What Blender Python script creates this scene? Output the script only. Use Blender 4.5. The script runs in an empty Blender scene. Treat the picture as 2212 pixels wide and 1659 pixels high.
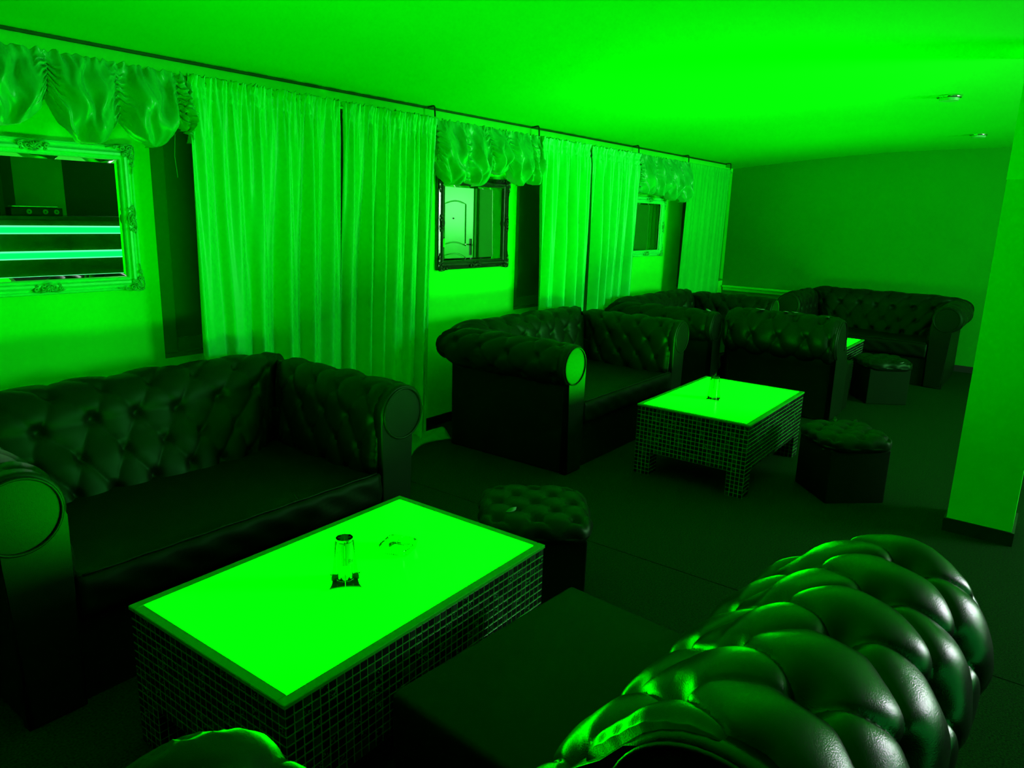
import bpy, bmesh, math, random
import numpy as np
from mathutils import Matrix, Vector
PI = math.pi
S = bpy.context.scene
COL = S.collection

# ------------------------------------------------------------------ camera, world, exposure
cam = bpy.data.objects.new('camera', bpy.data.cameras.new('camera'))
COL.objects.link(cam)
cam.data.sensor_fit = 'HORIZONTAL'
cam.data.sensor_width = 36.0
cam.data.lens = 1578.4 / 2212 * 36.0
cam.data.clip_start = 0.02
r_ = Vector((0.60317985, -0.7970008, 0.03104501))
u_ = Vector((0.16373143, 0.16182006, 0.97314248))
f_ = Vector((0.78061904, 0.58189689, -0.22810068))
cam.matrix_world = Matrix(((r_.x, u_.x, -f_.x, 0), (r_.y, u_.y, -f_.y, 0), (r_.z, u_.z, -f_.z, 1.55), (0, 0, 0, 1)))
S.camera = cam
w = bpy.data.worlds.new('world'); S.world = w; w.use_nodes = True
w.node_tree.nodes['Background'].inputs[0].default_value = (0, 0.002, 0, 1)
w.node_tree.nodes['Background'].inputs[1].default_value = 1.0
S.view_settings.view_transform = 'Standard'
S.view_settings.look = 'None'
S.view_settings.gamma = 1.0
S.view_settings.exposure = 0.0
S.view_settings.use_curve_mapping = False

L_TABLE = (24.0, 42.0, 17.0)      # glow of the three lit table tops
L_STRIP = 3.0                    # the bar's light strips
L_WINDOW = 52.0                   # daylight at the window of the bar side

# ------------------------------------------------------------------ materials
def mat(name, col=(0.5, 0.5, 0.5), rough=0.5, metal=0.0, emit=None, es=0.0, coat=0.0, spec=0.5,
        noise=0.0, nscale=20.0, bump=0.0, bscale=80.0, trans=0.0, sheen=0.0, ior=1.45, rnoise=0.0, aniso=0.0, bdist=0.002, detail=6.0, tint=(0.04, 1, 0.10)):
    m = bpy.data.materials.new(name); m.use_nodes = True
    nt = m.node_tree; b = nt.nodes['Principled BSDF']
    b.inputs['Base Color'].default_value = (*col, 1)
    b.inputs['Roughness'].default_value = rough
    b.inputs['Metallic'].default_value = metal
    b.inputs['IOR'].default_value = ior
    b.inputs['Specular IOR Level'].default_value = spec
    b.inputs['Coat Weight'].default_value = coat
    b.inputs['Coat Roughness'].default_value = 0.15
    b.inputs['Transmission Weight'].default_value = trans
    b.inputs['Sheen Weight'].default_value = sheen
    b.inputs['Specular Tint'].default_value = (*tint, 1)
    if emit:
        b.inputs['Emission Color'].default_value = (*emit, 1)
        b.inputs['Emission Strength'].default_value = es
    tc = nt.nodes.new('ShaderNodeTexCoord')
    if noise > 0:
        n = nt.nodes.new('ShaderNodeTexNoise'); n.inputs['Scale'].default_value = nscale; n.inputs['Detail'].default_value = detail
        nt.links.new(tc.outputs['Object'], n.inputs['Vector'])
        r = nt.nodes.new('ShaderNodeMapRange')
        r.inputs[1].default_value = 0.3; r.inputs[2].default_value = 0.7
        r.inputs[3].default_value = 1 - noise; r.inputs[4].default_value = 1 + noise
        nt.links.new(n.outputs[0], r.inputs[0])
        mx = nt.nodes.new('ShaderNodeVectorMath'); mx.operation = 'SCALE'
        mx.inputs[0].default_value = col
        nt.links.new(r.outputs[0], mx.inputs[3]); nt.links.new(mx.outputs[0], b.inputs['Base Color'])
    if bump > 0:
        n = nt.nodes.new('ShaderNodeTexNoise'); n.inputs['Scale'].default_value = bscale; n.inputs['Detail'].default_value = 4
        nt.links.new(tc.outputs['Object'], n.inputs['Vector'])
        bp = nt.nodes.new('ShaderNodeBump'); bp.inputs['Strength'].default_value = bump; bp.inputs['Distance'].default_value = bdist
        nt.links.new(n.outputs[0], bp.inputs['Height']); nt.links.new(bp.outputs[0], b.inputs['Normal'])
        nt.links.new(bp.outputs[0], b.inputs['Coat Normal'])
    return m

G = lambda a, k=0.006: (a * k, a, a * k * 1.3)
M = {}
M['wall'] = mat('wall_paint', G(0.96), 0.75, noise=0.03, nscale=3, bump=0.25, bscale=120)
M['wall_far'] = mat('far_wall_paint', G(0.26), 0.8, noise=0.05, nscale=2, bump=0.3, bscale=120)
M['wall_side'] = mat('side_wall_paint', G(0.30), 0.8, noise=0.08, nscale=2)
M['ceiling'] = mat('ceiling_paint', G(0.52), 0.85, noise=0.02, nscale=2, bump=0.15, bscale=90)
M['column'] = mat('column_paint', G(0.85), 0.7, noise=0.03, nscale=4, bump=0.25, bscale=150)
M['column_lit'] = mat('column_top_lit', G(0.98), 0.7, noise=0.02, nscale=4, bump=0.2, bscale=150)  # lighter copy of the column colour, standing in for light falling there
M['groove'] = mat('shadow_gap_dark', G(0.06), 0.6)  # dark tone for the shaded gap at the ceiling
M['carpet'] = mat('carpet', G(0.028, 0.03), 0.95, noise=0.65, nscale=140, bump=1.0, bscale=260, spec=0.1, bdist=0.006, detail=2, tint=(0.05, 1, 0.12))
M['subfloor'] = mat('subfloor', (0.004, 0.005, 0.004), 0.95)
M['skirting'] = mat('skirting_dark', (0.010, 0.014, 0.010), 0.6)
M['leather'] = mat('leather', (0.001, 0.007, 0.001), 0.46, noise=0.2, nscale=6, bump=0.25, bscale=420, spec=0.26, bdist=0.0015, tint=(0.05, 1, 0.12))
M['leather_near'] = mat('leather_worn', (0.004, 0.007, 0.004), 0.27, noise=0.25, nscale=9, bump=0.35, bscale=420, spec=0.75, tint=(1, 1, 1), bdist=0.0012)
M['leather_flat'] = mat('leather_plain', (0.001, 0.0080, 0.001), 0.50, noise=0.2, nscale=5, bump=0.25, bscale=350, spec=0.13, bdist=0.0015, tint=(0.05, 1, 0.12))
M['tear'] = mat('torn_leather_backing', G(0.25, 0.4), 0.6)
M['grout'] = mat('grout', G(0.36, 0.05), 0.8, noise=0.3, nscale=60, spec=0.0)
M['tile'] = mat('tile_glass', (0.006, 0.010, 0.007), 0.22, spec=0.5, noise=0.3, nscale=40, bump=0.1, bscale=60, tint=(0.05, 1, 0.12))
M['tile_b'] = mat('tile_green_glass', (0.012, 0.035, 0.015), 0.25, noise=0.4, nscale=60)
def marbled(name):
    m = mat(name, (0.01, 0.015, 0.01), 0.25)
    nt = m.node_tree; b = nt.nodes['Principled BSDF']
    tc = nt.nodes['Texture Coordinate'] if 'Texture Coordinate' in nt.nodes else nt.nodes.new('ShaderNodeTexCoord')
    g = nt.nodes.new('ShaderNodeNewGeometry')
    n = nt.nodes.new('ShaderNodeTexNoise'); n.inputs['Scale'].default_value = 130; n.inputs['Distortion'].default_value = 1.5
    nt.links.new(g.outputs['Position'], n.inputs['Vector'])
    cr = nt.nodes.new('ShaderNodeValToRGB')
    cr.color_ramp.elements[0].position = 0.56; cr.color_ramp.elements[0].color = (0.004, 0.006, 0.004, 1)
    cr.color_ramp.elements[1].position = 0.62; cr.color_ramp.elements[1].color = (0.02, 0.22, 0.05, 1)
    nt.links.new(n.outputs[0], cr.inputs[0]); nt.links.new(cr.outputs[0], b.inputs['Base Color'])
    return m
M['tile_m'] = marbled('tile_marbled')
M['rim'] = mat('frosted_rim', G(0.36, 0.02), 0.45, spec=0.2, tint=(0.05, 1, 0.1))
for i in range(3):
    M['glow%d' % i] = mat('lit_top_%d' % i, (0.02, 0.5, 0.05), 0.25, emit=(0.0, 1.0, 0.0), es=L_TABLE[i])
M['curtain'] = mat('curtain_satin', (0.002, 0.68, 0.035), 0.42, noise=0.03, nscale=4, spec=0.6, tint=(0.1, 1, 0.35))
M['sheer'] = mat('curtain_sheer', (0.002, 0.50, 0.012), 0.6, noise=0.03, nscale=5, spec=0.3)
M['valance'] = mat('valance_satin', (0.003, 0.44, 0.025), 0.35, noise=0.04, nscale=5, spec=0.7, tint=(0.2, 1, 0.4))
M['rod'] = mat('rod_pale', G(0.5), 0.4)
M['hook'] = mat('hook_dark', (0.006, 0.008, 0.006), 0.5)
M['frame_light'] = mat('frame_silver', (0.01, 0.90, 0.06), 0.35, metal=0.0, noise=0.05, nscale=40, spec=0.6, tint=(0.1, 1, 0.3))
M['frame_dark'] = mat('frame_bronze', (0.05, 0.10, 0.05), 0.22, metal=0.8, noise=0.3, nscale=40)
M['orn_light'] = mat('ornament_silver', (0.01, 0.55, 0.03), 0.4, metal=0.0, noise=0.4, nscale=120)
M['orn_dark'] = mat('ornament_bronze', (0.02, 0.05, 0.02), 0.3, metal=0.7, noise=0.4, nscale=120)
M['mirror'] = mat('mirror_silvering', (0.80, 0.86, 0.80), 0.0, metal=1.0)
M['glass_dark'] = mat('window_blind', G(0.20), 0.6)
M['win_frame'] = mat('window_frame_paint', G(0.24), 0.5)
M['acrylic'] = mat('acrylic', (0.0, 0.19, 0.01), 0.05, trans=0.97, ior=1.45)
M['acrylic_thin'] = mat('acrylic_fin', (0.0, 0.05, 0.0), 0.08, trans=0.6, ior=1.35)
M['black_plastic'] = mat('black_plastic', (0.006, 0.012, 0.006), 0.15, spec=0.8)
M['green_plastic'] = mat('dark_green_plastic', (0.005, 0.06, 0.01), 0.15, spec=0.8)
M['label'] = mat('paper_label', G(0.060, 0.02), 0.6)
M['ink'] = mat('ink', (0.0, 0.006, 0.0), 0.6)
M['chrome'] = mat('chrome', (0.75, 0.85, 0.78), 0.15, metal=1.0)
M['lamp_face'] = mat('lamp_lens', (0.05, 0.45, 0.08), 0.4)
M['door'] = mat('door_paint', G(0.45), 0.30, spec=0.6, tint=(0.05, 1, 0.12))
M['strip'] = mat('light_strip', (0.2, 0.9, 0.5), 0.4, emit=(0.0, 1.0, 0.06), es=L_STRIP)
M['strip_edge'] = mat('strip_edge', (0.3, 0.9, 0.6), 0.4, emit=(0.15, 1.0, 0.45), es=L_STRIP * 0.5)
M['tube'] = mat('fill_glow', (0, 0.5, 0), 0.4, emit=(0.0, 1.0, 0.0), es=30.0)  # glow of the added fill tube
M['bar_front'] = mat('bar_front', G(0.10), 0.25, noise=0.3, nscale=4, spec=0.6, tint=(0.05, 1, 0.12))
M['bar_top'] = mat('bar_top', G(0.05), 0.2, tint=(0.05, 1, 0.12))
M['daylight'] = mat('daylight_pane', (0.8, 0.8, 0.8), 0.5, emit=(0.92, 0.86, 1.0), es=L_WINDOW)
M['cloth_floor'] = mat('cloth_lining', G(0.35, 0.15), 0.8, noise=0.1, nscale=20)

# ------------------------------------------------------------------ helpers
def link_mesh(name, me, m=None, parent=None, smooth=True):
    o = bpy.data.objects.new(name, me); COL.objects.link(o)
    if m is not None and not me.materials: me.materials.append(m)
    if parent is not None: o.parent = parent
    return o
def mesh_from(name, V, F, m, parent=None, smooth=True, merge=False):
    me = bpy.data.meshes.new(name)
    me.from_pydata([tuple(map(float, v)) for v in V], [], [tuple(map(int, f)) for f in F])
    if merge or True:
        bm = bmesh.new(); bm.from_mesh(me)
        if merge: bmesh.ops.remove_doubles(bm, verts=bm.verts, dist=1e-5)
        bmesh.ops.recalc_face_normals(bm, faces=bm.faces)
        bm.to_mesh(me); bm.free()
    if smooth:
        me.polygons.foreach_set('use_smooth', [True] * len(me.polygons))
    me.update()
    return link_mesh(name, me, m, parent)
def obj_bm(name, bm, m, parent=None, smooth=False):
    bmesh.ops.recalc_face_normals(bm, faces=bm.faces)
    me = bpy.data.meshes.new(name); bm.to_mesh(me); bm.free()
    if smooth: me.polygons.foreach_set('use_smooth', [True] * len(me.polygons))
    return link_mesh(name, me, m, parent)
def box(bm, a, b, bev=0.0, seg=2):
    a, b = Vector(a), Vector(b); c = (a + b) / 2; d = b - a
    r = bmesh.ops.create_cube(bm, size=1.0)
    bmesh.ops.scale(bm, vec=d, verts=r['verts']); bmesh.ops.translate(bm, vec=c, verts=r['verts'])
    if bev > 0:
        es = list({e for v in r['verts'] for e in v.link_edges})
        bmesh.ops.bevel(bm, geom=es, offset=bev, segments=seg, affect='EDGES', profile=0.5)
def boxobj(name, a, b, m, parent=None, bev=0.0, seg=2):
    bm = bmesh.new(); box(bm, a, b, bev, seg); return obj_bm(name, bm, m, parent, smooth=False)
def cyl(bm, c, r, h, axis='Z', n=32, r2=None):
    q = bmesh.ops.create_cone(bm, cap_ends=True, cap_tris=False, segments=n, radius1=r, radius2=r if r2 is None else r2, depth=h)
    if axis == 'X': bmesh.ops.rotate(bm, cent=(0, 0, 0), matrix=Matrix.Rotation(PI / 2, 3, 'Y'), verts=q['verts'])
    if axis == 'Y': bmesh.ops.rotate(bm, cent=(0, 0, 0), matrix=Matrix.Rotation(PI / 2, 3, 'X'), verts=q['verts'])
    bmesh.ops.translate(bm, vec=c, verts=q['verts'])
def tube(bm, pts, rad, n=8, closed=False):
    pts = [Vector(p) for p in pts]; N = len(pts)
    rr = rad if hasattr(rad, '__len__') else [rad] * N
    rings = []; up = None
    for i, p in enumerate(pts):
        if closed: t = pts[(i + 1) % N] - pts[i - 1]
        else: t = pts[min(i + 1, N - 1)] - pts[max(i - 1, 0)]
        t.normalize()
        if up is None:
            up = Vector((0, 0, 1)) if abs(t.z) < 0.9 else Vector((1, 0, 0))
        a = t.cross(up)
        if a.length < 1e-4: a = t.orthogonal()
        a.normalize(); b = a.cross(t).normalized(); up = b
        rings.append([bm.verts.new(p + rr[i] * (math.cos(2 * PI * k / n) * a + math.sin(2 * PI * k / n) * b)) for k in range(n)])
    for i in range(N if closed else N - 1):
        A, B = rings[i], rings[(i + 1) % N]
        for k in range(n): bm.faces.new((A[k], A[(k + 1) % n], B[(k + 1) % n], B[k]))
    if not closed:
        bm.faces.new(rings[0][::-1]); bm.faces.new(rings[-1])
def thing(name, label, cat, loc=(0, 0, 0), rz=0.0, group=None):
    o = bpy.data.objects.new(name, None); COL.objects.link(o); o.empty_display_size = 0.1
    o.location = loc; o.rotation_euler = (0, 0, rz); o['label'] = label; o['category'] = cat
    if group: o['group'] = group
    return o
def tag(o, label, cat, group=None):
    o['label'] = label; o['category'] = cat
    if group: o['group'] = group
    return o
def struct(o, label=None):
    o['kind'] = 'structure'
    if label: o['label'] = label
    return o
def grid_faces(nu, nv, wrap_v=False, off=0):
    F = []
    for i in range(nu - 1):
        for j in range(nv if wrap_v else nv - 1):
            j2 = (j + 1) % nv
            F.append((off + i * nv + j, off + (i + 1) * nv + j, off + (i + 1) * nv + j2, off + i * nv + j2))
    return F

# ------------------------------------------------------------------ room
XA, XB, YR, YL = -2.2, 9.27, -3.5, 3.56
WINS = [(1.845, 3.62), (4.76, 6.42), (7.87, 9.27)]  # last one widened to the corner, its dark tone standing for curtain shade
ZL, ZH = 0.78, 2.13
bm = bmesh.new()
box(bm, (XA, YL, 0), (XB + 0.2, YL + 0.3, ZL)); box(bm, (XA, YL, ZH), (XB + 0.2, YL + 0.3, 2.6))
xs = [XA] + [v for p in WINS for v in p] + [XB + 0.2]
for i in range(0, len(xs), 2): box(bm, (xs[i], YL, ZL), (xs[i + 1], YL + 0.3, ZH))
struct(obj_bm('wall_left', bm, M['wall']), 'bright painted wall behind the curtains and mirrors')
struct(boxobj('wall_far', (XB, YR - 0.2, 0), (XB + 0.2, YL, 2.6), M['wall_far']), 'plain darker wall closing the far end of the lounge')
bm = bmesh.new(); WX0, WX1, WZ0, WZ1 = 5.2, 7.1, 1.12, 2.1
box(bm, (XA, YR - 0.2, 0), (WX0, YR, 2.6)); box(bm, (WX1, YR - 0.2, 0), (XB + 0.2, YR, 2.6))
box(bm, (WX0, YR - 0.2, 0), (WX1, YR, WZ0)); box(bm, (WX0, YR - 0.2, WZ1), (WX1, YR, 2.6))
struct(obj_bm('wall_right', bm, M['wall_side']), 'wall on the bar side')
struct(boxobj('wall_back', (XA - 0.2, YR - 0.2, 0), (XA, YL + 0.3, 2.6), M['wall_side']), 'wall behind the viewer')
# ceiling: slopes down towards the curtain wall
prof = [(YL + 0.3, 2.16), (YL, 2.172), (3.40, 2.186), (3.15, 2.212), (2.9, 2.240), (2.3, 2.295), (1.84, 2.328), (1.2, 2.348), (0.67, 2.357), (-0.5, 2.36), (YR - 0.2, 2.36)]
V = []; F = []
for x in (XA - 0.2, XB + 0.2):
    for y, z in prof: V.append((x, y, z))
    for y, z in prof: V.append((x, y, 2.6))
n = len(prof)
for i in range(n - 1):
    F.append((i, i + 1, 2 * n + i + 1, 2 * n + i)); F.append((n + i, 3 * n + i, 3 * n + i + 1, n + i + 1))
    F.append((i, n + i, n + i + 1, i + 1)); F.append((2 * n + i, 2 * n + i + 1, 3 * n + i + 1, 3 * n + i))
F.append((0, 2 * n, 3 * n, n)); F.append((n - 1, 2 * n - 1, 4 * n - 1, 3 * n - 1))
struct(mesh_from('ceiling', V, F, M['ceiling'], smooth=False), 'low plain ceiling sloping down to the curtain wall')
# carpet: two widths with an open seam between them, on a subfloor
struct(boxobj('floor', (XA, YR, -0.05), (2.889, YL, 0.0), M['carpet']), 'dark carpet, near width')
struct(boxobj('floor', (2.895, YR, -0.05), (XB, YL, 0.0), M['carpet']), 'dark carpet, far width')
struct(boxobj('floor', (XA, YR, -0.15), (XB, YL, -0.05), M['subfloor']), 'subfloor under the carpet seam')
struct(boxobj('baseboard_far', (XB - 0.012, YR, 0), (XB, 2.2, 0.07), M['skirting']), 'dark skirting at the foot of the far wall')
struct(boxobj('baseboard_left', (XA, YL - 0.012, 0), (XB, YL, 0.07), M['skirting']), 'dark skirting under the curtains')
struct(boxobj('trim_3', (XA, 3.40, 2.095), (8.62, YL, 2.24), M['wall'], bev=0.0), 'pale lintel above the curtained windows')
struct(boxobj('trim_1', (XA, 3.392, 2.172), (8.62, 3.40, 2.186), M['groove'], bev=0.002), 'dark strip standing in for the shadow gap between lintel and ceiling')  # shade of the gap put in as a dark strip
bm = bmesh.new(); box(bm, (XB - 0.05, 2.3, 0.70), (XB, YL - 0.02, 0.725), 0.004); box(bm, (XB - 0.02, 2.3, 0.66), (XB, YL - 0.02, 0.70), 0.003)
struct(obj_bm('trim_2', bm, M['wall']), 'pale ledge on the far wall behind the corner sofas')
# column with dark skirting, light on its upper part put into a lighter colour
bm = bmesh.new(); box(bm, (4.24, 0.015, 0.0), (4.56, 0.30, 1.775))
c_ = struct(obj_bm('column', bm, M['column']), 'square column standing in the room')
struct(boxobj('column_top', (4.238, 0.013, 1.775), (4.562, 0.302, 2.40), M['column_lit'], c_), 'head of the column, its brighter light put into the colour')
bm = bmesh.new()
box(bm, (4.228, 0.003, 0), (4.24, 0.312, 0.07)); box(bm, (4.24, 0.30, 0), (4.572, 0.312, 0.07)); box(bm, (4.24, 0.003, 0), (4.572, 0.015, 0.07)); box(bm, (4.56, 0.015, 0), (4.572, 0.30, 0.07))
struct(obj_bm('baseboard_column', bm, M['skirting']), 'dark skirting around the foot of the column')
# windows behind the curtains
for i, (a, b) in enumerate(WINS):
    bm = bmesh.new(); y0, y1 = YL + 0.035, YL + 0.085
    fr = 0.09
    box(bm, (a, y0, ZL), (a + fr, y1, ZH), 0.004); box(bm, (b - fr, y0, ZL), (b, y1, ZH), 0.004)
    box(bm, (a + fr, y0, ZL), (b - fr, y1, ZL + fr), 0.004); box(bm, (a + fr, y0, ZH - fr), (b - fr, y1, ZH), 0.004)
    mid = (a + b) / 2; box(bm, (mid - 0.04, y0, ZL + fr), (mid + 0.04, y1, ZH - fr), 0.004)
    wn = struct(obj_bm('window_%d' % (i + 1), bm, M['win_frame']), 'dark window behind the curtains')
    boxobj('pane', (a + fr, y0 + 0.02, ZL + fr), (mid - 0.04, y0 + 0.03, ZH - fr), M['glass_dark'], wn)
    boxobj('pane', (mid + 0.04, y0 + 0.02, ZL + fr), (b - fr, y0 + 0.03, ZH - fr), M['glass_dark'], wn)
    boxobj('window_sill', (a, YL + 0.0, ZL), (b, y0, ZL + 0.02), M['win_frame'], wn)
# daylight window of the bar side (seen only by its reflection)
bm = bmesh.new()
for a, b in (((WX0, WZ0), (WX0 + 0.06, WZ1)), ((WX1 - 0.06, WZ0), (WX1, WZ1)), ((WX0 + 0.06, WZ0), (WX1 - 0.06, WZ0 + 0.06)), ((WX0 + 0.06, WZ1 - 0.06), (WX1 - 0.06, WZ1))):
    box(bm, (a[0], YR - 0.1, a[1]), (b[0], YR - 0.04, b[1]), 0.004)
wn = struct(obj_bm('window_4', bm, M['win_frame']), 'daylit window on the bar side')
boxobj('pane', (WX0 + 0.06, YR - 0.08, WZ0 + 0.06), (WX1 - 0.06, YR - 0.07, WZ1 - 0.06), M['daylight'], wn)
tb = thing('fill_tube', 'added green fill tube, unseen on the bar side wall', 'lamp', (7.0, YR + 0.035, 0.98))  # added out of view to brighten the door and column
boxobj('diffuser', (-1.6, 0, -0.07), (1.8, 0.03, 0.07), M['tube'], tb, bev=0.01)
boxobj('backplate', (-1.62, -0.03, -0.08), (1.82, 0.0, 0.08), M['hook'], tb)
# door in the far wall (seen in the middle mirror)
DY0, DY1 = -1.42, -0.66
bm = bmesh.new(); box(bm, (XB - 0.05, DY0, 0.005), (XB - 0.002, DY1, 1.99), 0.004)
dr = struct(obj_bm('door_1', bm, M['door']), 'pale panelled door reflected in the middle mirror')
def arch_loop(y0, y1, z0, z1, rise, inset=0):
    P = []
    for k in range(9):
        t = k / 8; P.append((y0 + (y1 - y0) * t, z1 + rise * math.sin(PI * t)))
    for k in range(9):
        t = k / 8; P.append((y1 - (y1 - y0) * t, z0 + rise * math.sin(PI * t) * 1.0))
    return P
for z0, z1 in ((1.0, 1.66), (0.2, 0.82)):
    bm = bmesh.new(); tube(bm, [(XB - 0.052, y, z) for y, z in arch_loop(DY0 + 0.13, DY1 - 0.17, z0, z1, 0.05)], 0.012, 6, True)
    obj_bm('door_moulding', bm, M['door'], dr, True)
bm = bmesh.new(); box(bm, (XB - 0.062, DY1 - 0.075, 0.86), (XB - 0.05, DY1 - 0.035, 1.12), 0.004)
hp = obj_bm('handle_plate', bm, M['hook'], dr)
bm = bmesh.new(); tube(bm, [(XB - 0.06, DY1 - 0.055, 1.03), (XB - 0.10, DY1 - 0.055, 1.03), (XB - 0.105, DY1 - 0.09, 1.03), (XB - 0.105, DY1 - 0.17, 1.025)], 0.009, 8)
obj_bm('lever', bm, M['chrome'], hp, True)
bm = bmesh.new(); cyl(bm, (XB - 0.055, DY0 + 0.33, 1.43), 0.012, 0.02, 'X', 16); obj_bm('peephole', bm, M['hook'], dr)
for nm, (a, b) in {'l': (DY0 - 0.06, DY0), 'r': (DY1, DY1 + 0.05)}.items():
    struct(boxobj('door_frame', (XB - 0.035, a, 0), (XB - 0.002, b, 2.05), M['wall_far'], bev=0.003), 'frame beside the far door')
struct(boxobj('door_frame', (XB - 0.035, DY0, 1.995), (XB - 0.002, DY1, 2.05), M['wall_far'], bev=0.003), 'frame over the far door')

# ------------------------------------------------------------------ tufted upholstery
def arc_resample(P, n):
    P = np.array(P, float); d = np.r_[0, np.cumsum(np.linalg.norm(np.diff(P, axis=0), axis=1))]
    s = np.linspace(0, d[-1], n)
    return np.stack([np.interp(s, d, P[:, 0]), np.interp(s, d, P[:, 1])], 1), s
def roll_profile(oc, zc, r, inner, outer_o, zb, a_end=-65):
    """inner: list of (o,z) leading from the seat to the roll; then over the roll and back down inside."""
    P = list(inner)
    a0 = math.degrees(math.atan2(P[-1][1] - zc, P[-1][0] - oc))
    if a0 < 0: a0 += 360
    for a in np.linspace(a0, a_end, 40)[1:]: P.append((oc + r * math.cos(math.radians(a)), zc + r * math.sin(math.radians(a))))
    return P
def tuft_disp(u, s, du, dv, u0, s0, puff, dimple, sig):
    a = (u - u0) / du + (s - s0) / (2 * dv) ; b = (u - u0) / du - (s - s0) / (2 * dv)
    fa = a - np.floor(a); fb = b - np.floor(b)
    pil = (np.clip(4 * fa * (1 - fa), 0, 1) * np.clip(4 * fb * (1 - fb), 0, 1)) ** 0.45
    # distance to the nearest button
    na = np.round(a); nb = np.round(b)
    ux = (a - na + b - nb) / 2 * du; sx = (a - na - (b - nb)) * dv
    r2 = ux ** 2 + sx ** 2
    fold = np.exp(-np.minimum(np.abs(a - na), np.abs(b - nb)) ** 2 / 0.0009)
    return puff * pil - dimple * np.exp(-r2 / sig ** 2) - dimple * 0.05 * fold
def tufted(name, P, length, nu, nv, m, parent, du, dv, puff=0.02, dimple=0.03, sig=0.022, axis='x',
           mitre=(0, 0), u0=0.0, s0=0.0, fade=(0.05, 0.06), seed=0, gather=(0, 0)):
    """Sweeps a roll profile P[(o,z)] over a length. Local: along = x, o -> +y. mitre: extra length per unit o at either end."""
    Q, s = arc_resample(P, nv); S_ = s[-1]
    T = np.gradient(Q, axis=0); T /= np.linalg.norm(T, axis=1)[:, None] + 1e-9
    Nn = np.stack([-T[:, 1], T[:, 0]], 1)
    rs = np.random.RandomState(seed)
    t = np.linspace(0, 1, nu)
    V = np.zeros((nu, nv, 3))
    for j in range(nv):
        o = Q[j, 0]
        a = -length / 2 - mitre[0] * o; b = length / 2 + mitre[1] * o
        V[:, j, 0] = a + (b - a) * t
    uu = np.repeat((t * length)[:, None], nv, 1); ss = np.repeat(s[None, :], nu, 0)
    wob = 0.012 * np.sin(uu * 9 + seed) * np.cos(ss * 11 + seed * 2)
    d = tuft_disp(uu + wob, ss + wob, du, dv, u0, s0, puff, dimple, sig)
    d += 0.004 * np.sin(uu * 23 + 3 * ss * 7 + seed) * np.sin(ss * 17 + seed)
    f = np.clip(ss / fade[0], 0, 1) * np.clip((S_ - ss) / fade[1], 0, 1)
    f = f * f * (3 - 2 * f)
    d = d * f
    for k, e in enumerate(gather):                    # puckered seam at an open end
        dist = (uu if k == 0 else length - uu)
        if mitre[k]: d -= 0.030 * np.exp(-(dist / 0.05) ** 2)
        if e:
            d += 0.004 * e * np.sin(ss * 150 + seed) * np.exp(-(dist / 0.03) ** 2)
            d -= 0.018 * np.exp(-(dist / 0.022) ** 2)
    V[:, :, 1] = Q[None, :, 0] + Nn[None, :, 0] * d
    V[:, :, 2] = Q[None, :, 1] + Nn[None, :, 1] * d
    VV = V.reshape(-1, 3); F = grid_faces(nu, nv, wrap_v=True)
    F.append(tuple(range(nv))); F.append(tuple((nu - 1) * nv + k for k in range(nv))[::-1])
    return mesh_from(name, VV, F, m, parent)
def outline_scroll(oc, zc, r, o0, o1, z0=0.0, n=26):
    a_in = math.degrees(math.acos(max(-1, min(1, (o0 - oc) / r)))) if abs(o0 - oc) < r else 180
    a_out = -math.degrees(math.acos(max(-1, min(1, (o1 - oc) / r)))) if abs(o1 - oc) < r else -75
    # the pillar's inner side meets the roll at a_in measured below the centre
    P = [(o0, z0)]
    a_s = 360 - a_in if o0 > oc - r else 180
    for a in np.linspace(a_s, a_out, n): P.append((oc + r * math.cos(math.radians(a)), zc + r * math.sin(math.radians(a))))
    P.append((o1, z0)); return P
def scroll_front(name, P, y, th, m, parent, axis='y', sx=1, bev=0.014):
    """Extrudes outline (o,z) as a bevelled pad. axis 'y': pad faces -y, o runs along sx*x. axis 'x': pad faces sx*x, o along +y."""
    bm = bmesh.new()
    def co(o, z, d):
        return (sx * o, y + d, z) if axis == 'y' else (y - sx * d, o, z)
    f1 = [bm.verts.new(co(o, z, 0)) for o, z in P]; f2 = [bm.verts.new(co(o, z, th)) for o, z in P]
    F1 = bm.faces.new(f1); bm.faces.new(f2[::-1]); n = len(P)
    for k in range(n): bm.faces.new((f1[k], f2[k], f2[(k + 1) % n], f1[(k + 1) % n]))
    bmesh.ops.bevel(bm, geom=list(F1.edges), offset=bev, segments=3, affect='EDGES', profile=0.6)
    bmesh.ops.triangulate(bm, faces=[f for f in bm.faces if len(f.verts) > 4])
    o = obj_bm(name, bm, m, parent, smooth=False)
    o.data.polygons.foreach_set('use_smooth', [len(p.vertices) == 4 for p in o.data.polygons])
    return o
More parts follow.
